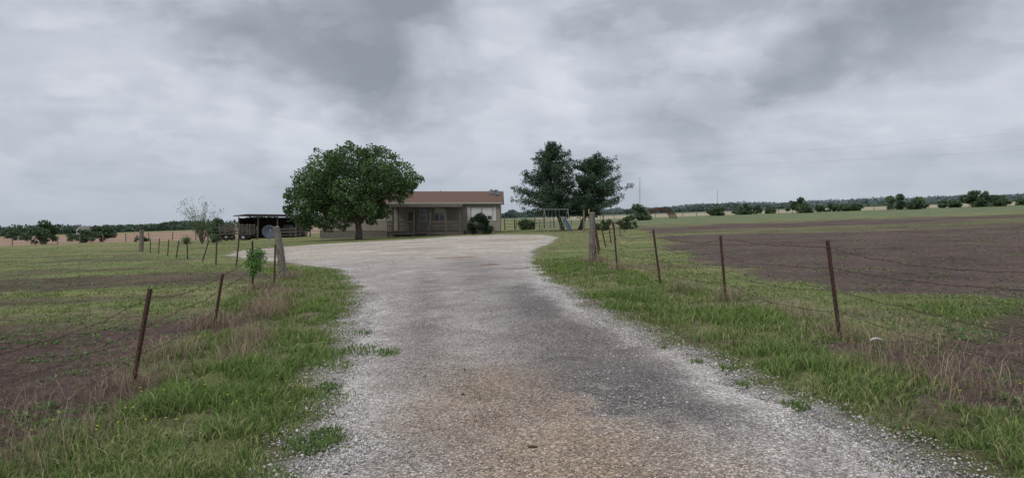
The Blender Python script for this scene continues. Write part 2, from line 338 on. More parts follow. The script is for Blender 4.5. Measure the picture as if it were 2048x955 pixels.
# ------------------------------------------------------------------ foliage
leafm=mat('tree_leaf',(1,1,1),(.7,.75,.7),scale=1.5,rough=.75,attr='Col',trans=.22,spec=.12)
barkm=mat('bark',(.15,.12,.095),(.07,.055,.045),scale=7,bump=.8,stretch=(1,1,.25))
def leafmesh(P,size,col,flat=.0):
    K=len(P); u=RNG.normal(size=(K,3)); u/=np.linalg.norm(u,axis=1,keepdims=True)
    w=RNG.normal(size=(K,3)); w[:,2]*=(1-flat); v=np.cross(u,w); v/=np.linalg.norm(v,axis=1,keepdims=True)
    size=np.asarray(size)[:,None] if np.ndim(size) else size
    V=np.stack([P-u*size,P-v*size*.5+u*size*.1,P+u*size,P+v*size*.5-u*size*.1],1)
    F=np.arange(K*4).reshape(K,4)
    return V.reshape(-1,3),F,np.repeat(col,4,0)
def blobpts(blobs,per,shell=.55):
    out=[];tone=[]
    for (bx,by,bz,r) in blobs:
        k=int(per*r*r); dr=RNG.normal(size=(k,3)); dr/=np.linalg.norm(dr,axis=1,keepdims=True)
        rad=r*(shell+(1-shell)*RNG.random(k)**.8)*(0.75+.5*vn(dr[:,0]*2.5+bx*3,dr[:,1]*2.5+dr[:,2]*2.5+bz,7))
        p=dr*rad[:,None]*np.array([1,1,.8])+np.array([bx,by,bz]); out.append(p); tone.append(np.full(k,RNG.uniform(.7,1.3)))
    return np.concatenate(out),np.concatenate(tone)
def foliage(name,P,size,c,tone,parent=None,loc=(0,0,0)):
    col=np.array(c)[None]*(tone*RNG.uniform(.6,1.4,len(P)))[:,None]
    V,F,cc=leafmesh(P,size,col); o=np_obj(name,V,F,np.full(len(F),4),leafm,cc,loc=loc)
    if parent:o.parent=parent
    return o
def gpos(x,y): return (x,y,float(base(x,y)))
def limbs(mb,base_pts,targets,r0,r1):
    for t_ in targets:
        p=Vector(base_pts); q=Vector(t_); m1=p.lerp(q,.45)+Vector((random.uniform(-.3,.3),random.uniform(-.3,.3),.35))
        mb.tube([p,m1,q],[r0,(r0+r1)/2,r1],6)
T=empty('shade_tree',gpos(-15.8,70)); tag(T,'broad round-crowned green shade tree beside the house','tree')
bl=[(-.9,8.2,2.0),(-3.5,7.6,2.0),(2.2,7.8,2.1),(4.2,6.7,1.8),(5.2,6.0,1.2),(-5.0,5.9,2.0),(-5.6,4.1,1.8),(-6.2,2.7,1.3),(-3.5,5.1,2.2),(-.9,5.6,2.4),(2.2,5.8,2.2),(-4,2.6,1.5),(-1.4,3.2,1.7),(1.3,3.7,1.7),(3.6,5.0,1.5),(-.9,9.0,1.1),(1.4,8.9,1.1),(-2.7,8.5,1.1),(4.8,5.0,1.0),(-6.7,4.6,.9),(-1.8,1.9,1.1),(0.6,2.4,1.1),(-5.2,1.9,1.0),(-3.2,1.7,.9),(2.3,3.0,1.0),(-6.0,5.6,1.0)]
B=[]
for i,(bx,bz,r) in enumerate(bl):
    lim=math.sqrt(max(0,1-(bx/7.2)**2))*4.5
    B.append((bx,random.uniform(-.25,.25)*lim,bz,r)); 
    if r>1.5:
        B.append((bx*.85+random.uniform(-.5,.5),-lim*random.uniform(.45,.75),bz*.9,r*.75)); B.append((bx*.85,lim*random.uniform(.5,.8),bz*.9,r*.75))
    for q in range(3):
        a=random.uniform(0,6.28); B.append((bx+math.cos(a)*r*.9,random.uniform(-1,1)*lim*.5,bz+math.sin(a)*r*.75,random.uniform(.35,.6)))
P,tn=blobpts(B,300); k=P[:,2]>.8; foliage('crown',P[k],RNG.uniform(.09,.19,k.sum()),(.095,.155,.062),tn[k],T)
mb=MB(); mb.tube([(0,0,-.3),(.05,0,.8),(-.1,0,2.0),(.1,0,3.2)],[.42,.33,.3,.24],10)
limbs(mb,(-.05,0,1.7),[(-4,0,4.5),(3,-.5,5),(-1,2,6.5),(1,-2,6.5),(-5,-.8,3.2),(-2.5,-2,5),(4,1,5.5),(0,0,8)],.2,.05)
mb.obj('trunk',barkm,T,smooth=True)
def cedar(x,y,H,ax,prof,seed,label,nb=120):
    random.seed(seed)
    T=empty('cedar_tree',gpos(x,y)); tag(T,label,'tree',group='cedars beside the playground')
    hs=[p[0] for p in prof]; rl=[p[1] for p in prof]; rr_=[p[2] for p in prof]; B=[]
    mb=MB(); cen=lambda h: ax*min(1,h/4.)
    mb.tube([(0,0,-.2),(cen(1.5),0,1.5),(cen(4),0,4),(cen(4),0,H*.92)],[.26,.22,.16,.03],8)
    for i in range(nb):
        h=1.9+(H-2.3)*(i/nb)**1.05+random.uniform(-.2,.2); a=i*2.399+random.uniform(-.5,.5)
        R=np.interp(h,hs,rl) if math.cos(a)<0 else np.interp(h,hs,rr_); R*=random.choice([.65,.8,.92,1,1.05,1.18])
        c0=Vector((cen(h),0,h)); rise=R*random.uniform(.02,.34)
        tip=c0+Vector((R*math.cos(a),R*math.sin(a),rise)); mid=c0.lerp(tip,.5)-Vector((0,0,.06*R)); mb.tube([c0,mid,tip],[.05,.035,.012],4)
        for f in (.25,.42,.58,.74,.88,1.0):
            q=(c0.lerp(mid,f*2) if f<.5 else mid.lerp(tip,f*2-1))
            for s_ in range(2):
                sd=Vector((-math.sin(a),math.cos(a),0))*random.uniform(-.4,.4)*R*.4*f
                B.append((q.x+sd.x,q.y+sd.y,q.z+random.uniform(-.22,.25),max(.2,(.40+.07*R)*(1.15-f*.55))*random.uniform(.7,1.25)))
        if random.random()<.5: B.append((tip.x+random.uniform(-.15,.15),tip.y,tip.z+random.uniform(.15,.45),random.uniform(.15,.28)))
    for k_ in range(4): B.append((cen(H)+random.uniform(-.1,.1),0,H-.12-.28*k_,.12+.07*k_))
    P,tn=blobpts(B,145,.15)
    foliage('crown',P,RNG.uniform(.06,.13,len(P)),(.075,.115,.072),tn,T); mb.obj('trunk',barkm,T,smooth=True)
cedar(6.1,80,10.5,-1.5,[(2,4.0,3.6),(3,4.7,3.8),(4.2,4.5,3.6),(4.9,3.3,3.4),(5.6,3.5,3.2),(6.5,2.7,3.0),(7.6,1.9,2.8),(8.6,1.8,2.0),(9.1,1.0,1.5),(10.5,.15,.3)],3,'tall ragged dark green cedar with layered boughs',110)
cedar(8.0,80.8,8.9,1.7,[(2,3.2,2.9),(3,3.4,3.5),(4.2,3.4,3.8),(4.9,3.0,3.0),(5.8,2.9,3.3),(6.9,2.6,2.5),(7.7,1.9,2.2),(8.4,1.2,1.3),(9.0,.4,.4)],8,'shorter dark green cedar with uneven crown',96)
def bush_mesh(seed,w,h,c,per=420,size=(.08,.18)):
    random.seed(seed); B=[]
    for i in range(20):
        a=random.uniform(0,6.28); q=random.random()**.6
        B.append((math.cos(a)*q*w*.40,math.sin(a)*q*w*.40,h*random.uniform(.1,.82)*(1-.4*q),h*random.uniform(.11,.26)))
    P,tn=blobpts(B,per,.35); k=P[:,2]>0; return P[k],tn[k],c,size
def bush(x,y,w,h,seed,label,c=(.08,.12,.055),per=420,size=(.08,.18),name='bush',group=None):
    T=empty(name,gpos(x,y)); tag(T,label,'bush',group=group)
    P,tn,c,size=bush_mesh(seed,w,h,c,per,size)
    foliage('foliage',P,RNG.uniform(*size,len(P)),c,tn,T)
    mb=MB()
    for i in range(5):
        a=i*1.3; mb.tube([(0.05*math.cos(a),.05*math.sin(a),-.1),(w*.12*math.cos(a),w*.12*math.sin(a),h*.35),(w*.28*math.cos(a),w*.28*math.sin(a),h*.7)],[.05,.035,.015],5)
    mb.obj('stem',barkm,T)
    return T
bush(-3.6,76.2,3.7,2.6,21,'dense dark evergreen bush against the house wall',(.035,.055,.033),1100,(.06,.12))
G='shrubs along the far fence'
for i,(t_,D,w,h) in enumerate(((.186,150,6.0,4.0),(.30,195,5.5,4.0),(.333,205,4,3.2),(.343,200,5,3.8),(.361,205,3.5,3.4),(.38,205,3.2,3.2),(.42,190,8,5.4),(.455,200,3,3.0),(.474,200,4,3.6),(.49,200,3.2,2.8),(.505,200,4,3.2),(.578,185,10,5.6),(.60,195,5,3.2),(.635,200,4,3.0),(.65,200,5,3.2),(.68,190,9,5.8),(.70,188,9,5.4),(.716,190,6,4),(.75,200,3.5,3))):
    bush(t_*D,D,w,h,40+i,'rounded green shrub growing on a field fence line',(.11,.16,.09),190,(.18,.36),group=G)
G='shrubs at the edge of the tan field'
for i,(t_,D,w,h) in enumerate(((-.688,108,5.6,3.9),(-.63,108,4.6,2.8),(-.605,112,4.2,3.4),(-.545,100,2.5,1.3),(-.43,95,3,3.6),(-.73,180,6,3.2),(-.60,190,5,3.2))):
    bush(t_*D,D,w,h,80+i,'dark green shrub beside a tan field',(.095,.145,.078),280,(.12,.26),group=G)
bush(.0+12.8,76,3.2,1.6,97,'low shrub beneath the cedars',(.07,.11,.05),420)
bush(1.9,92,3,2.2,98,'low shrub by the pasture fence',(.08,.12,.06),350)
bush(10.2,74,2.6,1.5,99,'low shrub beneath the cedars',(.07,.11,.05),420)
T=empty('sapling_tree',gpos(-34.2,75)); tag(T,'thin open sapling with sparse pale leaves','tree')
random.seed(5); mb=MB(); lf=[]
for i in range(34):
    a=random.uniform(0,6.28); L=random.uniform(2.4,5.2); sp=random.uniform(.1,.6); p=Vector((0,0,-.1)); pts_=[p]
    for k_ in range(1,6):
        f=k_/5; pts_.append(Vector((math.cos(a)*sp*L*f**1.2*.95,math.sin(a)*sp*L*f**1.2*.95,L*f*(1-.12*sp*f)))+Vector((random.uniform(-.08,.08),)*3))
        for _ in range(12):
            if k_>1: lf.append(pts_[-1]+Vector((random.gauss(0,.22),random.gauss(0,.22),random.gauss(0,.22))))
    mb.tube(pts_,[.035,.03,.025,.02,.015,.008],4)
mb.obj('trunk',mat('pale_bark',(.20,.17,.13)),T)
lf=np.array([tuple(q) for q in lf]); foliage('crown',lf,RNG.uniform(.05,.10,len(lf)),(.13,.20,.09),np.ones(len(lf)),T)
yum=mat('yucca_leaf',(.13,.18,.10),(.09,.13,.08))
def yucca(x,y,R):
    T=empty('yucca_plant',gpos(x,y)); tag(T,'spiky grey green yucca clump in the grass','plant',group='yuccas in the yard')
    mb=MB()
    for i in range(70):
        a=random.uniform(0,6.28); e_=random.uniform(.1,1.45); L=R*random.uniform(.7,1.1)
        dv=Vector((math.cos(a)*math.cos(e_),math.sin(a)*math.cos(e_),math.sin(e_))); sd=dv.cross(Vector((0,0,1))).normalized()*.05
        b0=Vector((0,0,.15)); mb.poly([b0-sd,b0+sd,b0+dv*L*.6+sd*.8]); mb.poly([b0-sd,b0+dv*L*.6+sd*.8,b0+dv*L+Vector((0,0,-.05))])
    mb.obj('leaves',yum,T)
yucca(-31.6,72,1.2); yucca(-33.6,70,1.0); yucca(-35.5,74,1.0)
# ------------------------------------------------------------------ distant tree lines, aerial haze mixed into their leaf colours
def treeline(name,x0,x1,y0,dy,h0,h1,K,size,c,label,seed):
    x=RNG.uniform(x0,x1,K); prof=h0+(h1-h0)*fbm(x/22.,x*0,4,seed)**1.0*1.3*(.6+.6*vn(x/70.,x*0,seed+3))
    hump=.65+.7*vn(x/7.,x*0+2,seed+5); prof=prof*hump
    y=y0+RNG.uniform(-dy,dy,K); z=base(x,y)+prof*RNG.random(K)**.7-.3
    tone=.6+.8*vn(x/5.,z/3.,seed+8)
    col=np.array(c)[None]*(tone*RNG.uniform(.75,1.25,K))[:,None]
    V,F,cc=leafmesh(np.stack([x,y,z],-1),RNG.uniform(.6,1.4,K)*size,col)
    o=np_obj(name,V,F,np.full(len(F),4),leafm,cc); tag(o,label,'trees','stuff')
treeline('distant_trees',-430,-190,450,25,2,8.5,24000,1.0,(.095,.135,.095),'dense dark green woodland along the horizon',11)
treeline('distant_trees',-200,-60,520,25,2,7.5,11000,1.1,(.105,.14,.115),'green woodland beyond the house, haze painted into its colour',13)
treeline('distant_trees',-60,260,620,30,2,6,16000,1.2,(.12,.155,.14),'strip of trees on the horizon, coloured to look hazy',15)
treeline('distant_trees',120,1100,1150,60,3,11,26000,2.0,(.19,.235,.245),'woodland on the horizon painted blue grey to imitate haze',17)
treeline('distant_trees',200,560,480,20,0,3.5,7000,.9,(.12,.15,.11),'low scrubby trees beyond the pale field',19)
# ------------------------------------------------------------------ FENCES
rust=mat('rusty_steel',(.125,.068,.05),(.05,.033,.027),scale=18,rough=.85,bump=.4,metal=0)
wirem=mat('rusty_wire',(.10,.065,.05),(.05,.035,.03),scale=30)
oldwood=mat('weathered_wood',(.25,.22,.19),(.085,.07,.06),scale=9,bump=1,stretch=(4,4,.5),bscale=14)
galv=mat('galvanised_steel',(.45,.46,.47),(.33,.34,.35),scale=20,rough=.5,metal=.6)
def tpost(par,bx,by,tx_,ty_,H,label=None,th=1.0):
    z=float(base(bx,by)); b0=Vector((bx,by,z-.25)); top=Vector((tx_,ty_,z+H))
    ax=(top-b0); L=ax.length
    mb=MB(); w=.021*th; mb.box(-w,w,-.004,.004,0,L); mb.box(-.004,.004,.0045,.036*th,0,L)
    k=.34
    while k<L-.03:
        mb.box(-.008*th,.008*th,-.014,-.0045,k,k+.02); k+=.054
    o=mb.obj('fence_post',rust,par); o.location=b0-par.location
    o.rotation_euler=ax.to_track_quat('Z','Y').to_euler()
    if label:o["label"]=label
    return b0,top
def wire(par,pts,sag,r,barb=True,seed=0,barbs=True):
    random.seed(seed); out_=[]
    for i in range(len(pts)-1):
        p=Vector(pts[i]);q=Vector(pts[i+1]); L=(q-p).length; nseg=max(6,int(L/.18)); sg=sag*random.uniform(.3,1.5)*min(1.6,L/4)
        ph=random.uniform(0,6); kk=random.uniform(.35,.65)
        for k_ in range(nseg):
            f=k_/nseg; v=p.lerp(q,f); g_=f**(math.log(.5)/math.log(kk)); v.z-=sg*4*g_*(1-g_); v+=Vector((random.uniform(-1,1),random.uniform(-1,1),random.uniform(-1,1)+math.sin(f*9+ph)*1.2))*.010*(0 if k_==0 else 1); out_.append(v)
    out_.append(Vector(pts[-1])); mb=MB(); loc=par.location; out_=[v-loc for v in out_]
    mb.tube(out_,r,5)
    if barbs:
        dist=0
        for i in range(len(out_)-1):
            a_,b_=out_[i],out_[i+1]; L=(b_-a_).length
            while dist<L:
                c_=a_.lerp(b_,dist/L)
                for s_ in range(2):
                    dv=Vector((random.uniform(-1,1),random.uniform(-.3,.3),random.uniform(-1,1))).normalized()*.018
                    mb.tube([c_-dv,c_+dv],[r*.6,r*.6],3)
                dist+=.12
            dist-=L
    return mb.obj('barbed_wire',wirem,par)
def at_h(b0,top,h):
    f=(h+.25)/(top.z-b0.z); return b0.lerp(top,min(f,1))+Vector((0,-.02,0))
E=empty('wire_fence',gpos(-4.4,10)); tag(E,'rusty leaning posts with slack barbed wire beside bare soil','fence',group='roadside wire fences')
Ld=[(-3.3,2.9,-3.25,2.9,.98),(-3.97,7.05,-3.72,7.0,1.02),(-4.93,11.17,-4.72,11.1,.88),(-6.6,17.3,-6.62,17.3,1.28),(-6.4,18.3,-6.36,18.3,1.15),(-7.0,21.1,-7.2,21.1,1.4)]
pp=[tpost(E,*q) for q in Ld[:-1]]+[(Vector((-7.05,21.0,-.49)),Vector((-7.25,21.0,1.15)))]
for j,hh in enumerate((.92,.62,.34)): wire(E,[at_h(b_,t_,min(hh*1.0,(t_.z-b_.z)-.3)) for b_,t_ in pp],.085,.0030,seed=j)
E=empty('wire_fence',gpos(-18,38)); tag(E,'row of leaning steel posts and wire crossing grass','fence',group='roadside wire fences')
Ld=[(-11.9,29.3,-11.75,29.3,1.18),(-13.5,31,-13.45,31,1.12),(-16,35,-15.6,35,1.05),(-17.9,37.5,-17.95,37.5,1.05),(-19.5,39.4,-19.3,39.4,1.05),(-22.3,44,-22.2,44,1.07),(-25.7,49.4,-25.6,49.4,1.09),(-27.3,51.3,-27.3,51.3,1.05)]
pp=[(Vector((-7.1,21.3,-.49)),Vector((-7.3,21.3,1.15)))]+[tpost(E,*q,th=1.4) for q in Ld]
for j,hh in enumerate((1.0,.7,.4)): wire(E,[at_h(b_,t_,hh) for b_,t_ in pp],.06,.005,seed=10+j,barbs=False)
E=empty('wire_fence',gpos(3.8,12)); tag(E,'rusty steel posts with sagging barbed wire along the verge','fence',group='roadside wire fences')
Rd=[(5.0,3.6,5.0,3.6,1.25),(4.1,8.45,3.90,8.42,1.20),(3.88,12.3,3.76,12.3,1.18),(3.41,15.5,3.2,15.45,1.25),(3.1,19.9,2.95,19.85,1.43)]
pp=[tpost(E,*q) for q in Rd]+[(Vector((2.81,23.9,-.15)),Vector((2.84,23.9,1.85)))]
for j,hh in enumerate((1.12,.86,.58,.34)): wire(E,[at_h(b_,t_,hh) for b_,t_ in pp],.09,.0032,seed=20+j)
E=empty('wire_fence',gpos(6,42)); tag(E,'receding row of tilted steel posts and wire','fence',group='roadside wire fences')
Rd=[(3.3,26.5,3.1,26.5,1.5),(3.7,29,3.5,29,1.35),(4.1,31.5,3.8,31.5,1.4),(4.9,35.4,4.6,35.4,1.3),(5.8,39.7,5.6,39.7,1.3),(7.07,46,6.7,46,1.3),(8.6,54,8.5,54,1.3),(10.7,64.7,10.5,64.7,1.3)]
pp=[(Vector((2.81,24.1,-.15)),Vector((2.84,24.1,1.85)))]+[tpost(E,*q,th=1.5) for q in Rd]
for j,hh in enumerate((1.15,.85,.5)): wire(E,[at_h(b_,t_,hh) for b_,t_ in pp],.06,.005,seed=30+j,barbs=False)
def woodpost(x,y,tx_,H,r,label,seed):
    random.seed(seed); mb=MB(); z=float(base(x,y)); pts_=[];rr=[]
    for i in range(9):
        f=i/8; pts_.append((tx_*f+random.uniform(-.012,.012),random.uniform(-.012,.012),-.3+(H+.3)*f)); rr.append(r*(1.12-.22*f)*random.uniform(.93,1.07))
    mb.tube(pts_,rr,12); v=mb.v
    for i in range(len(v)):
        a=i%12; g=1-(.10 if a in (2,7) else 0)
        c_=pts_[i//12]; v[i]=(c_[0]+(v[i][0]-c_[0])*g,c_[1]+(v[i][1]-c_[1])*g,v[i][2]+(random.uniform(-.03,.03) if i//12==8 else 0))
    o=mb.obj('wooden_post',oldwood,None,loc=(x,y,z),smooth=False); tag(o,label,'post',group='weathered wooden posts'); return o
woodpost(-7.05,21.2,-.30,1.62,.12,'thick weathered wooden gate post leaning over driveway verge',1)
woodpost(2.81,24,.03,1.75,.115,'thick upright weathered wooden gate post beside gravel',2)
woodpost(-29.8,54.6,.05,1.75,.17,'stout old wooden corner post in the grass',3)
woodpost(7.4,70,0,2.2,.09,'bare wooden post standing by the cedars',4)
mb=MB(); mb.box(-.012,.012,-.012,.012,0,.16); mb.v=[(a-.10,b_-.05,c_+1.72) for a,b_,c_ in mb.v]
yo=mb.obj('marker_stake',mat('faded_yellow_paint',(.6,.5,.2),(.5,.42,.2)),None,loc=gpos(2.81,24)); tag(yo,'short pale yellow stake fixed atop the gate post','stake')
mb=MB(); mb.tube([(.12,-.35,-.05),(0,0,0.0),(-.03,.0,.3),(-.06,0,.62),(-.045,0,.86)],.0045,6)
o=mb.obj('bent_wire',mat('dull_grey_wire',(.2,.19,.18),(.13,.12,.11)),None,loc=gpos(-3.8,5.87)); tag(o,'thin grey bent wire sticking out of the soil','wire')
T=empty('vine_plant',gpos(-6.55,17.15)); tag(T,'leafy green vine climbing a rusty fence post','plant')
P,tn=blobpts([(0.05,0,.95,.24),(.12,0,.8,.26),(-.05,0,.72,.2),(.1,0,.6,.18),(.2,0,.98,.15),(0,0,.45,.14)],9000,.2); foliage('foliage',P,RNG.uniform(.015,.035,len(P)),(.15,.27,.08),tn,T)
mb=MB(); mb.tube([(0,0,-.05),(.03,.02,.4),(0.02,0,.9)],[.012,.01,.005],5); mb.obj('stem',barkm,T)
def farfence(pts_,step,H,label,r):
    E=empty('wire_fence',gpos(*pts_[0])); tag(E,label,'fence',group='distant field fences')
    P0=[]
    for i in range(len(pts_)-1):
        a_=Vector(pts_[i]+(0,));b_=Vector(pts_[i+1]+(0,)); k_=max(1,int((b_-a_).length/step))
        for j in range(k_): 
            q=a_.lerp(b_,j/k_); P0.append(Vector((q.x,q.y,float(base(q.x,q.y)))))
    m0=MB(); m0.tube([(0,0,-.2),(.02,0,H*.5),(0,0,H)],[r,r*.95,r*.9],6); first=None
    for q in P0:
        if first is None: o=m0.obj('fence_post',oldwood,E); first=o
        else: o=first.copy(); COL.objects.link(o); o.parent=E
        o.location=q-E.location; o.rotation_euler=(random.uniform(-.05,.05),random.uniform(-.08,.08),0)
    for h_ in (H*.9,H*.6,H*.3):
        mb=MB(); mb.tube([q+Vector((0,0,h_))-E.location for q in P0],.012,4); mb.obj('wire_strand',wirem,E)
farfence([(-95,106),(-36,100)],3.6,1.3,'low wooden post fence edging a tan field',.08)
farfence([(26,200),(160,202)],4,1.5,'long wire fence at the far field edge',.09)
farfence([(0.5,92),(14,110)],2.6,1.3,'pasture fence behind the cedars',.06)
# ------------------------------------------------------------------ HOUSE
H=empty('house',(-12,80,-.41)); tag(H,'single storey tan house with brown roof and covered porch','house')
wallm=mat('beige_siding',(.30,.27,.22),(.25,.225,.185),scale=2,bump=.3)
skirtm=mat('skirting_panel',(.17,.152,.13),(.12,.105,.09),scale=3)
roofm=mat('shingle_roof',(.155,.092,.068),(.095,.06,.048),scale=3,bump=.6,stretch=(1,4,1))
trim=mat('white_trim',(.62,.60,.56),(.5,.48,.45),scale=6)
fas=mat('fascia_paint',(.36,.33,.29),(.28,.26,.22),scale=6)
glass=mat('window_glass',(.03,.035,.04),(.02,.02,.025),rough=.1,spec=.6)
blind=mat('window_blind',(.66,.66,.64),(.58,.58,.56),scale=3,stretch=(1,1,14))
greyw=mat('grey_porch_wood',(.15,.13,.112),(.08,.068,.058),scale=5,bump=.5)
doorm=mat('door_paint',(.14,.11,.09),(.10,.08,.065))
metalroof=mat('corrugated_metal',(.18,.165,.155),(.11,.095,.085),scale=3,rough=.6,metal=.3)
mb=MB(); mb.box(-10.6,10.6,0,8.2,.75,4.0)
for i in range(16): mb.box(-10.6,10.6,-.012,-.002,.80+i*.2,.965+i*.2)
mb.obj('wall',wallm,H)
MB().box(-10.56,10.56,.03,8.15,-.6,.748).obj('skirting',skirtm,H)
mb=MB(); e0,e1=-.45,8.65; xr=10.95; rz=5.42; ez=4.02; t_=.16
for s_,ye in ((0,e0),(1,e1)):
    a_=[(-xr,ye,ez),(xr,ye,ez),(xr,4.1,rz),(-xr,4.1,rz)]; b_=[(p[0],p[1],p[2]+t_) for p in a_]
    n0=len(mb.v); mb.v+=a_+b_; mb.f+=[(n0,n0+1,n0+2,n0+3),(n0+4,n0+7,n0+6,n0+5),(n0,n0+4,n0+5,n0+1),(n0+1,n0+5,n0+6,n0+2),(n0,n0+3,n0+7,n0+4)]
rf=mb.obj('roof',roofm,H)
mb=MB(); mb.box(-xr,xr,e0-.03,e0-.004,ez-.10,ez+.13); mb.obj('fascia',fas,H)
for sx in (-10.6,10.6):
    MB().poly([(sx,0,4.0),(sx,8.2,4.0),(sx,4.1,5.36)]).obj('gable',wallm,H)
def window(x0,x1,z0,z1,par,y0=0,bl=0,mull=1):
    mb=MB(); w=.09; yy=y0-.05
    mb.box(x0,x1,yy,y0+.02,z1-w,z1); mb.box(x0,x1,yy,y0+.02,z0,z0+w); mb.box(x0,x0+w,yy,y0+.02,z0+w,z1-w); mb.box(x1-w,x1,yy,y0+.02,z0+w,z1-w)
    zm=(z0+z1)/2; mb.box(x0+w,x1-w,yy+.005,y0+.015,zm-.03,zm+.03)
    if mull: xm=(x0+x1)/2; mb.box(xm-.03,xm+.03,yy+.008,y0+.015,zm+.03,z1-w); mb.box(xm-.03,xm+.03,yy+.008,y0+.015,z0+w,zm-.03)
    fr=mb.obj('window',trim,par)
    MB().box(x0+w,x1-w,y0-.022,y0-.016,z0+w,z1-w).obj('pane',glass,fr)
    if bl: MB().box(x0+w,x1-w,y0-.03,y0-.024,z0+w+(z1-z0)*(1-bl),z1-w).obj('blind',blind,fr)
window(7.2,8.4,2.0,3.5,H,bl=.95); window(8.5,9.7,2.0,3.5,H,bl=.7)
for xs_ in (6.75,9.78): MB().box(xs_,xs_+.34,-.06,-.016,1.95,3.55).obj('shutter',trim,H)
window(2.9,4.1,1.85,3.45,H,bl=.45); window(-4.2,-3.0,2.0,3.3,H,bl=.3); window(-8.2,-6.8,2.0,3.3,H,bl=.5); window(1.2,2.0,1.9,3.3,H,mull=0)
D=MB().box(-.2,.72,-.05,-.014,.85,2.95).obj('door',doorm,H); MB().box(.56,.64,-.10,-.055,1.85,1.93).obj('handle',galv,D)
pr=MB(); pr.box(-2.2,6.5,-3.0,-.05,.62,.74)
for i in range(29): pr.box(-2.2+i*.3,-2.2+i*.3+.28,-3.03,-.06,.743,.765)
pr.box(-2.2,6.5,-3.0,-2.94,.36,.62)
PO=pr.obj('porch',greyw,H)
mb=MB(); mb.box(-1.9,6.4,-3.35,-.02,3.72,3.80); mb.box(-1.9,6.4,-3.4,-3.355,3.50,3.84)
for i in range(40): mb.box(-1.88+i*.207,-1.80+i*.207,-3.3,-.05,3.803,3.83)
mb.obj('porch_roof',metalroof,PO)
for xx_ in (-1.5,-.9,.9,2.75,4.5,6.1): MB().box(xx_-.09,xx_+.09,-2.99,-2.81,.768,3.715).obj('porch_post',greyw,PO)
for xx_ in (-2.0,-.6,.9,2.75,4.5,6.1): MB().box(xx_-.09,xx_+.09,-2.93,-2.75,-.5,.60).obj('pier',greyw,PO)
for (a_,b_) in ((-2.2,-1.6),(-.8,.80),(2.85,4.40),(4.60,6.0)):
    mb=MB(); mb.box(a_,b_,-2.97,-2.85,1.78,1.92); mb.box(a_,b_,-2.95,-2.87,1.28,1.40); mb.box(a_,b_,-2.94,-2.88,.90,.98); x_=a_+.04
    while x_<b_-.05: mb.box(x_,x_+.09,-2.93,-2.89,.93,1.85); x_+=.2
    mb.obj('railing',greyw,PO)
mb=MB()
for i in range(4): mb.box(1.0,2.65,-3.35-i*.3,-3.07-i*.3,.55-i*.18,.60-i*.18)
mb.beam((1.0,-3.05,.6),(1.0,-4.4,-.25),.06,.2); mb.beam((2.65,-3.05,.6),(2.65,-4.4,-.25),.06,.2); mb.beam((1.0,-3.05,1.7),(1.0,-4.4,.85),.07,.12); mb.beam((2.65,-3.05,1.7),(2.65,-4.4,.85),.07,.12); mb.beam((1.0,-4.35,-.3),(1.0,-4.35,.88),.1); mb.beam((2.65,-4.35,-.3),(2.65,-4.35,.88),.1)
mb.obj('steps',greyw,PO)
def dish(par,loc,R,m,tilt,rz,pole):
    mb=MB(); rings=6; seg=20
    base_i=len(mb.v)
    for k_ in range(rings+1):
        r=R*k_/rings
        for j in range(seg): a=6.283*j/seg; mb.v.append((r*math.cos(a),r*math.sin(a),.35*r*r/R))
    for k_ in range(rings):
        for j in range(seg): a=base_i+k_*seg+j;b_=base_i+k_*seg+(j+1)%seg; mb.f.append((a,b_,b_+seg,a+seg))
    M=Matrix.Rotation(rz,3,'Z')@Matrix.Rotation(tilt,3,'X')
    mb.v=[tuple(M@Vector(v)+Vector((0,0,pole))) for v in mb.v]
    d_=mb.obj('dish' if par else 'satellite_dish',m,par,loc=loc,smooth=True); so=d_.modifiers.new('s','SOLIDIFY'); so.thickness=.03
    m2=MB(); m2.tube([(0,0,-.2),(0,0,pole)],.03*max(1,R/.4),8); m2.obj('mast',galv,d_)
    m3=MB(); tipv=M@Vector((0,0,R*.9)); lo=M@Vector((0,-R*.95,.35*R)); m3.tube([tuple(lo+Vector((0,0,pole))),tuple(tipv+Vector((0,0,pole)))],.02,5)
    m3.tube([tuple(tipv*1.05+Vector((0,0,pole))),tuple(tipv*.88+Vector((0,0,pole)))],.05,8); m3.obj('feed_arm',galv,d_); return d_
dgrey=mat('dark_grey_dish',(.16,.17,.18),(.11,.11,.12),scale=5)
dish(rf,(10.1,2.2,4.95),.40,dgrey,1.0,.5,.35); dish(rf,(9.5,2.8,5.1),.34,dgrey,1.1,-.4,.3)
MB().tube([(3,5.5,4.9),(3,5.5,5.75)],.07,8).obj('vent_pipe',galv,H)
dd=dish(None,gpos(-20.9,58.5),.62,mat('grey_blue_dish',(.09,.105,.125),(.055,.065,.08),scale=5),1.2,.5,1.15); tag(dd,'grey blue satellite dish on a short pole by gravel','satellite dish')
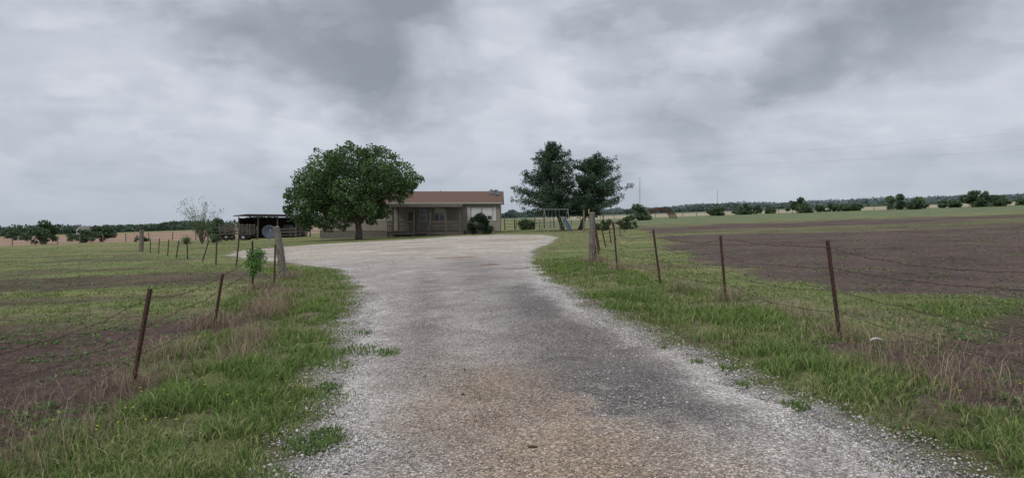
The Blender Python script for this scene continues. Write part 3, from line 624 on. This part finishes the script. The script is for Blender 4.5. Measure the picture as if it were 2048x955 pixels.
# ------------------------------------------------------------------ SHED
zb=float(base(-34,95)); Sx=empty('shed',(-34.2,95,zb)); tag(Sx,'low open-fronted shed with dark interior and metal roof','shed')
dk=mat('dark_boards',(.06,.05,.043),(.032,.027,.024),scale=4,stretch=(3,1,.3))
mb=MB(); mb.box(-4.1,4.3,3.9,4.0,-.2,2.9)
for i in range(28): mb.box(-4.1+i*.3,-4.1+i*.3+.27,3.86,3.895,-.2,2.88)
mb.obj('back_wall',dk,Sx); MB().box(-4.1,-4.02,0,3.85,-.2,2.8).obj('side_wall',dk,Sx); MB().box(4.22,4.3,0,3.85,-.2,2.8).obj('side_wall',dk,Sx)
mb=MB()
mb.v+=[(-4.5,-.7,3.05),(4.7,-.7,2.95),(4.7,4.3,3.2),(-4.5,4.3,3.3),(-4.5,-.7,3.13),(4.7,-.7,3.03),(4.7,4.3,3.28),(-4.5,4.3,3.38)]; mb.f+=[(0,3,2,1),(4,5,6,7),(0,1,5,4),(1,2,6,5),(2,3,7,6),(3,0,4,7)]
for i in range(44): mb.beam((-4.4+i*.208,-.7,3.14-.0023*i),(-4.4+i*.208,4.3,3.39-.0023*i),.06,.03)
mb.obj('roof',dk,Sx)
for xx_ in (-3.9,-1.2,1.5,4.1): MB().tube([(xx_,-.3,-.3),(xx_+.03,-.3,2.98)],.08,8).obj('support_post',greyw,Sx)
mb=MB()
for k_ in range(3): mb.beam((1.6,-.2,.4+k_*.45),(4.1,-.2,.42+k_*.45),.12,.04)
for xx_ in (1.75,3.9): mb.box(xx_,xx_+.1,-.225,-.175,.3,1.4)
mb.obj('gate',greyw,Sx)
Cr=empty('parked_pickup',(-31.7,96.6,float(base(-31.7,96.6))),.05); tag(Cr,'dark dusty pickup truck parked beneath the shed roof','pickup truck')
cpm=mat('dull_dark_paint',(.05,.055,.065),(.035,.038,.045),rough=.45,spec=.4)
mb=MB(); pf=[(-2.5,.55),(-2.5,1.15),(-.6,1.18),(-.45,1.75),(.75,1.78),(1.25,1.2),(2.3,1.08),(2.45,.85),(2.45,.5)]
for yy in (-.88,.88): mb.v+=[(p[0],yy,p[1]) for p in pf]
k_=len(pf); mb.f.append(tuple(range(k_))); mb.f.append(tuple(range(2*k_-1,k_-1,-1)))
for i in range(k_): j=(i+1)%k_; mb.f.append((i,i+k_,j+k_,j))
mb.obj('body',cpm,Cr)
mb=MB(); mb.v+=[(-.38,-.885,1.22),(-.28,-.885,1.66),(.68,-.885,1.68),(1.08,-.885,1.24)]; mb.f.append((0,1,2,3)); mb.obj('window',glass,Cr)
tyre=mat('tyre_rubber',(.03,.03,.03))
for xx_ in (-1.6,1.55):
    for yy in (-.82,.82):
        mb=MB(); mb.tube([(xx_,yy-.11,.38),(xx_,yy-.08,.38),(xx_,yy+.08,.38),(xx_,yy+.11,.38)],[.31,.38,.38,.31],16); wl=mb.obj('wheel',tyre,Cr); MB().tube([(xx_,yy-.12,.38),(xx_,yy+.12,.38)],.17,10).obj('rim',galv,wl)
MB().box(2.452,2.47,-.75,-.45,.72,.88).obj('headlight',trim,Cr); MB().box(2.452,2.47,.45,.75,.72,.88).obj('headlight',trim,Cr)
W=empty('farm_trailer',gpos(-35.6,88),.1); tag(W,'old weathered stock trailer with slatted wooden sides','trailer')
MB().box(-2.0,2.0,-1,1,.75,.88).obj('bed',greyw,W)
for ys in (-1,1):
    mb=MB()
    for k_ in range(4): mb.box(-2.0,2.0,ys-.025,ys+.025,1.05+k_*.28,1.17+k_*.28)
    for xx_ in (-1.9,-.95,0,.95,1.9): mb.box(xx_-.05,xx_+.05,ys*1.04-.03,ys*1.04+.03,.6,2.15)
    mb.obj('slatted_side',greyw,W)
for xx_,ys in ((-1.0,-1.15),(1.1,-1.15),(-1.0,1.15),(1.1,1.15)):
    mb=MB(); mb.tube([(xx_,ys-.1,.42),(xx_,ys-.07,.42),(xx_,ys+.07,.42),(xx_,ys+.1,.42)],[.34,.42,.42,.34],18); wl=mb.obj('wheel',tyre,W)
    MB().tube([(xx_,ys-.12,.42),(xx_,ys+.12,.42)],.18,12).obj('rim',galv,wl)
MB().beam((-2.0,0,.7),(-3.4,0,.5),.1).obj('drawbar',rust,W)
def corral(x0,y0,x1,y1,label,k_=6,Hh=1.5):
    E=empty('wooden_fence',gpos(x0,y0)); tag(E,label,'fence',group='wooden yard fences')
    a_=Vector(gpos(x0,y0));b_=Vector(gpos(x1,y1))
    for i in range(k_+1):
        q=a_.lerp(b_,i/k_)-a_; MB().tube([(q.x,q.y,q.z-.2),(q.x+random.uniform(-.06,.06),q.y,q.z+Hh*random.uniform(.95,1.15))],.08,7).obj('fence_post',greyw,E)
    for h_ in (.4,.85,1.3):
        mb=MB(); q=b_-a_; mb.beam((0,-.1,h_),(q.x,q.y-.1,q.z+h_+random.uniform(-.08,.08)),.05,.14); mb.obj('rail',greyw,E)
corral(-38.5,86,-33,88,'weathered wooden rail fence by the shed',4)
corral(-30,92,-24,90,'grey wooden rail fence beside the house',4)
corral(-1,94,6,97,'old wooden rail fence behind the yard',5,1.4)
# ------------------------------------------------------------------ SWING SET
Wt=mat('faded_grey_paint',(.27,.27,.27),(.17,.17,.18),scale=9); Bl=mat('faded_blue_plastic',(.07,.09,.13),(.05,.065,.09))
T=empty('swing_set',gpos(4.8,74),.35); tag(T,'faded metal A-frame swing set on grass under cedars','swing set')
for sx in (-1.5,1.5):
    mb=MB(); mb.tube([(sx-.1*sx,-1.0,-.1),(sx*.93,0,2.45)],.032,8); mb.tube([(sx-.1*sx,1.0,-.1),(sx*.93,0,2.45)],.032,8); mb.tube([(sx*.92,-.62,.9),(sx*.92,.62,.9)],.03,6); mb.obj('leg_frame',Wt,T)
MB().tube([(-1.55,0,2.47),(1.55,0,2.47)],.035,8).obj('top_bar',Wt,T)
for xx_ in (-.7,.15):
    st=MB().box(xx_-.24,xx_+.24,-.1,.1,.55,.59).obj('swing_seat',Bl,T)
    mb=MB(); mb.tube([(xx_-.22,0,.59),(xx_-.22,0,2.43)],.012,4); mb.tube([(xx_+.22,0,.59),(xx_+.22,0,2.43)],.012,4); mb.obj('chain',galv,st)
mb=MB(); mb.v+=[(.7,-.1,1.5),(1.05,-.1,1.5),(1.05,-1.7,.2),(.7,-1.7,.2),(.7,-.1,1.45),(1.05,-.1,1.45),(1.05,-1.7,.15),(.7,-1.7,.15)]; mb.f+=[(0,1,2,3),(4,7,6,5),(0,4,5,1),(1,5,6,2),(2,6,7,3),(3,7,4,0)]
mb.beam((.68,-.1,1.55),(.68,-1.7,.25),.04,.1); mb.beam((1.07,-.1,1.55),(1.07,-1.7,.25),.04,.1); mb.obj('slide',Bl,T)
mb=MB(); mb.tube([(.7,.1,1.5),(.7,.8,0)],.03,6); mb.tube([(1.05,.1,1.5),(1.05,.8,0)],.03,6)
for k_ in range(4): f=.15+k_*.2; mb.tube([(.7,.1+.7*f,1.5*(1-f)),(1.05,.1+.7*f,1.5*(1-f))],.02,5)
mb.obj('ladder',Wt,T)
T=empty('hay_barn_frame',gpos(36.5,165)); tag(T,'rusty arched steel truss frame in a field','barn frame')
for j in range(3):
    mb=MB(); arcs=[]
    for rr_ in (3.6,3.2):
        a_=[(rr_*1.0*math.cos(math.pi*i/14),j*3.,max(0,rr_*.75*math.sin(math.pi*i/14))-.1) for i in range(15)]; arcs.append(a_); mb.tube(a_,.09,5)
    for i in range(14): mb.tube([arcs[0][i],arcs[1][i+1]],.06,4)
    mb.obj('arch_truss',rust,T)
mb=MB()
for i in (2,4,7,10,12): mb.tube([(3.6*math.cos(math.pi*i/14),-.1,2.7*math.sin(math.pi*i/14)-.05),(3.6*math.cos(math.pi*i/14),6.1,2.7*math.sin(math.pi*i/14)-.05)],.06,4)
mb.obj('purlin',rust,T)
mstm=mat('mast_steel',(.3,.3,.31))
def mast(x,y,Hh):
    z=float(base(x,y)); mb=MB(); w=.6; c3_=[(w*math.cos(a),w*math.sin(a)) for a in (0.3,2.4,4.5)]
    for cx_,cy_ in c3_: mb.tube([(cx_,cy_,-1),(cx_,cy_,Hh)],.07,4)
    k_=0
    while k_<Hh-4:
        for i in range(3): p=c3_[i];q=c3_[(i+1)%3]; mb.tube([(p[0],p[1],k_),(q[0],q[1],k_+2.4)],.04,3)
        k_+=2.4
    o=mb.obj('radio_mast',mstm,None,loc=(x,y,z)); tag(o,'slender lattice radio mast on the horizon','radio mast',group='radio masts on the horizon')
mast(.188*700,700,37); mast(.3025*800,800,24)
def upole(x,y,Hh,label):
    T=empty('utility_pole',gpos(x,y)); tag(T,label,'utility pole',group='utility poles')
    MB().tube([(0,0,-.5),(0,0,Hh)],[.17,.12],8).obj('pole',oldwood,T); MB().box(-1.1,1.1,-.16,-.04,Hh-.5,Hh-.36).obj('crossarm',oldwood,T)
upole(21.2,158,14.5,'tall wooden utility pole behind the cedars'); upole(82,98,14.3-2,'wooden utility pole carrying cables over the field')
cgm=mat('cable_grey',(.36,.37,.39),(.3,.31,.33))
def cable(p,q,sag):
    mb=MB(); p=Vector(p);q=Vector(q); pts_=[]
    for i in range(41): f=i/40; v=p.lerp(q,f); v.z-=sag*4*f*(1-f); pts_.append(v-p)
    mb.tube(pts_,.008,4); o=mb.obj('power_cable',cgm,None,loc=p); tag(o,'thin overhead power cable sagging between poles','power cable',group='overhead power cables')
z1=float(base(21.2,158)); z2=float(base(82,98))
cable((20.2,157.9,z1+14.3),(81,97.9,z2+11.9),.9); cable((22.2,157.9,z1+12.4),(83,97.9,z2+9.3),.6)
T=empty('farm_building',gpos(-.632*330,330)); tag(T,'small white farm building among distant trees','building')
MB().box(-3,3,0,5,-.3,2.6).obj('wall',trim,T); mb=MB(); mb.v+=[(-3.2,-.2,2.6),(3.2,-.2,2.6),(3.2,5.2,2.6),(-3.2,5.2,2.6),(-3.2,2.5,4),(3.2,2.5,4)]; mb.f+=[(0,1,5,4),(2,3,4,5),(0,4,3),(1,2,5),(0,3,2,1)]; mb.obj('roof',metalroof,T)
mb=MB(); mb.tube([(.07*math.cos(a),.05*math.sin(a)*.3,.02+.03*math.sin(a)) for a in np.linspace(.2,3.0,9)],[.006,.011,.013,.014,.014,.014,.013,.011,.006],6)
o=mb.obj('plastic_scrap',mat('white_plastic',(.8,.8,.78)),None,loc=(4.32,8.05,float(gz(np.array([4.32]),np.array([8.05]))[0])+.02),smooth=True); tag(o,'small curved white plastic scrap lying in weeds','litter')
clm=mat('clod',(.09,.06,.045))
for i,(x_,y_,s_) in enumerate(((.14,4.7,.028),(-.45,6.2,.02),(-.5,7.2,.018))):
    mb=MB(); V=octv*RNG.uniform(.7,1.3,(6,1)); mb.v=[tuple(v*s_*np.array([1.3,1,.6])) for v in V]; mb.f=[tuple(f) for f in octf.tolist()]
    o=mb.obj('soil_clod',clm,None,loc=(x_,y_,float(base(x_,y_))+.025)); tag(o,'small dark dirt clod resting on the gravel','clod',group='dirt clods')
# ------------------------------------------------------------------ WORLD
w=bpy.data.worlds.new('World'); S.world=w; w.use_nodes=True; nt=w.node_tree; N=nt.nodes; Lk=nt.links; N.clear()
out=N.new('ShaderNodeOutputWorld'); tc=N.new('ShaderNodeTexCoord')
def M(op,a,b_=None,c_=None,clamp=False):
    m_=N.new('ShaderNodeMath'); m_.operation=op; m_.use_clamp=clamp
    for i,q in enumerate((a,b_,c_)):
        if q is None: continue
        if isinstance(q,(int,float)): m_.inputs[i].default_value=q
        else: Lk.new(q,m_.inputs[i])
    return m_.outputs[0]
def VM(op,a,b_):
    m_=N.new('ShaderNodeVectorMath'); m_.operation=op
    for i,q in enumerate((a,b_)):
        if isinstance(q,tuple): m_.inputs[i].default_value=q
        else: Lk.new(q,m_.inputs[i])
    return m_
def MR(src,a,b_,c_,d_):
    mr=N.new('ShaderNodeMapRange'); mr.interpolation_type='SMOOTHSTEP'
    for i,q in enumerate((a,b_,c_,d_)): mr.inputs[i+1].default_value=q
    Lk.new(src,mr.inputs[0]); return mr.outputs[0]
D0=tc.outputs['Generated']; sp=N.new('ShaderNodeSeparateXYZ'); Lk.new(D0,sp.inputs[0])
zc=M('MAXIMUM',sp.outputs[2],0.0); den=M('ADD',zc,.14)
cb=N.new('ShaderNodeCombineXYZ'); Lk.new(M('DIVIDE',sp.outputs[0],den),cb.inputs[0]); Lk.new(M('DIVIDE',sp.outputs[1],den),cb.inputs[1]); Lk.new(M('MULTIPLY',sp.outputs[2],1.5),cb.inputs[2])
cv=cb.outputs[0]
def wn(scale,det,ro,dist,vec,colr=False):
    z=N.new('ShaderNodeTexNoise'); z.inputs['Scale'].default_value=scale; z.inputs['Detail'].default_value=det; z.inputs['Roughness'].default_value=ro; z.inputs['Distortion'].default_value=dist
    Lk.new(vec,z.inputs['Vector']); return z.outputs['Color' if colr else 'Fac']
nA=wn(.9,8,.52,.5,cv); nB=wn(2.2,9,.55,.3,VM('ADD',cv,(3.1,7.7,1.)).outputs[0])
De=VM('MULTIPLY',D0,(1,1,2.0)).outputs[0]
nC=wn(6,6,.5,.3,De); nD=wn(3.4,7,.5,.15,VM('ADD',De,(5.2,1.3,2.2)).outputs[0]); nE=wn(5.5,8,.52,.2,VM('ADD',De,(1.2,8.3,4.2)).outputs[0])
wob=VM('SUBTRACT',wn(4.2,7,.52,.2,D0,True),(.5,.5,.5)).outputs[0]
wob=VM('MULTIPLY',wob,(.34,.2,.30)).outputs[0]
Dd=VM('MULTIPLY',VM('ADD',D0,wob).outputs[0],(1,1,1.9)).outputs[0]
val=M('ADD',.56,M('MULTIPLY',M('SUBTRACT',nA,.5),.55)); val=M('ADD',val,M('MULTIPLY',M('SUBTRACT',nB,.5),.35)); val=M('ADD',val,M('MULTIPLY',M('SUBTRACT',nC,.5),.35))
val=M('ADD',val,MR(nD,.46,.55,-.10,.09)); val=M('ADD',val,MR(nE,.48,.55,-.05,.06))
for (t_,e_,r_,am) in ((-.25,.27,.25,-.30),(-.11,.28,.18,-.22),(-.17,.205,.14,-.24),(-.45,.33,.2,-.08),(-.78,.34,.16,-.22),(.13,.30,.14,-.04),(.31,.17,.17,-.22),(.47,.26,.20,-.22),(.66,.29,.24,-.22),(.22,.13,.16,-.12),
    (-.68,.17,.3,.22),(-.50,.19,.25,.10),(.0,.24,.15,.24),(.36,.27,.10,.34),(.09,.19,.2,.06),(.70,.15,.25,.10),(-.36,.14,.25,.02)):
    dv=Vector((t_,1,e_)).normalized(); dist=VM('DISTANCE',Dd,(dv.x,dv.y,dv.z*1.9)).outputs['Value']
    val=M('ADD',val,MR(dist,r_*.12,r_*1.1,am,0))
rp=N.new('ShaderNodeValToRGB'); el=rp.color_ramp.elements
el[0].position=0.0; el[0].color=(.29,.32,.365,1); el[1].position=1.0; el[1].color=(.76,.785,.85,1)
for p,c_ in ((.28,(.38,.415,.475,1)),(.52,(.51,.545,.62,1)),(.75,(.63,.66,.735,1))): k_=el.new(p); k_.color=c_
Lk.new(val,rp.inputs[0])
hzf=MR(sp.outputs[2],-.02,.15,.75,0)
mh=N.new('ShaderNodeMix'); mh.data_type='RGBA'; Lk.new(hzf,mh.inputs[0]); Lk.new(rp.outputs[0],mh.inputs[6]); mh.inputs[7].default_value=(.43,.495,.575,1)
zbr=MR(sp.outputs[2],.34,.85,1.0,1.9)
sky=N.new('ShaderNodeTexSky'); sky.sky_type='NISHITA'; sky.sun_disc=False; sky.sun_elevation=math.radians(52); sky.sun_rotation=math.radians(215)
b1=N.new('ShaderNodeBackground'); b1.inputs[1].default_value=.08; Lk.new(sky.outputs[0],b1.inputs[0])
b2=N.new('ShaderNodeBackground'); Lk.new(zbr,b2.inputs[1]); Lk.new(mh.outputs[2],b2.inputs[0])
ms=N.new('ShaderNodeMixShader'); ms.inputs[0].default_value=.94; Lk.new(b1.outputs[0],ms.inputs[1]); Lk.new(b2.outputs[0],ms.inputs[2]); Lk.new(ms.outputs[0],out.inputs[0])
ld=bpy.data.lights.new('sun','SUN'); ld.energy=1.5; ld.angle=math.radians(25); ld.color=(1,.96,.90)
so=bpy.data.objects.new('sun',ld); COL.objects.link(so)
az=math.radians(215); el_=math.radians(52); sd=Vector((math.sin(az)*math.cos(el_),math.cos(az)*math.cos(el_),math.sin(el_)))
so.rotation_euler=sd.to_track_quat('Z','Y').to_euler()
cd=bpy.data.cameras.new('camera'); cd.lens=23.89; cd.sensor_width=36; cd.shift_y=-.0183; cd.clip_end=9000; cd.clip_start=.05
co=bpy.data.objects.new('camera',cd); co.location=(0,0,1.6); co.rotation_euler=(math.pi/2,0,0); COL.objects.link(co); S.camera=co
S.view_settings.view_transform='Standard'; S.view_settings.look='None'; S.view_settings.exposure=0
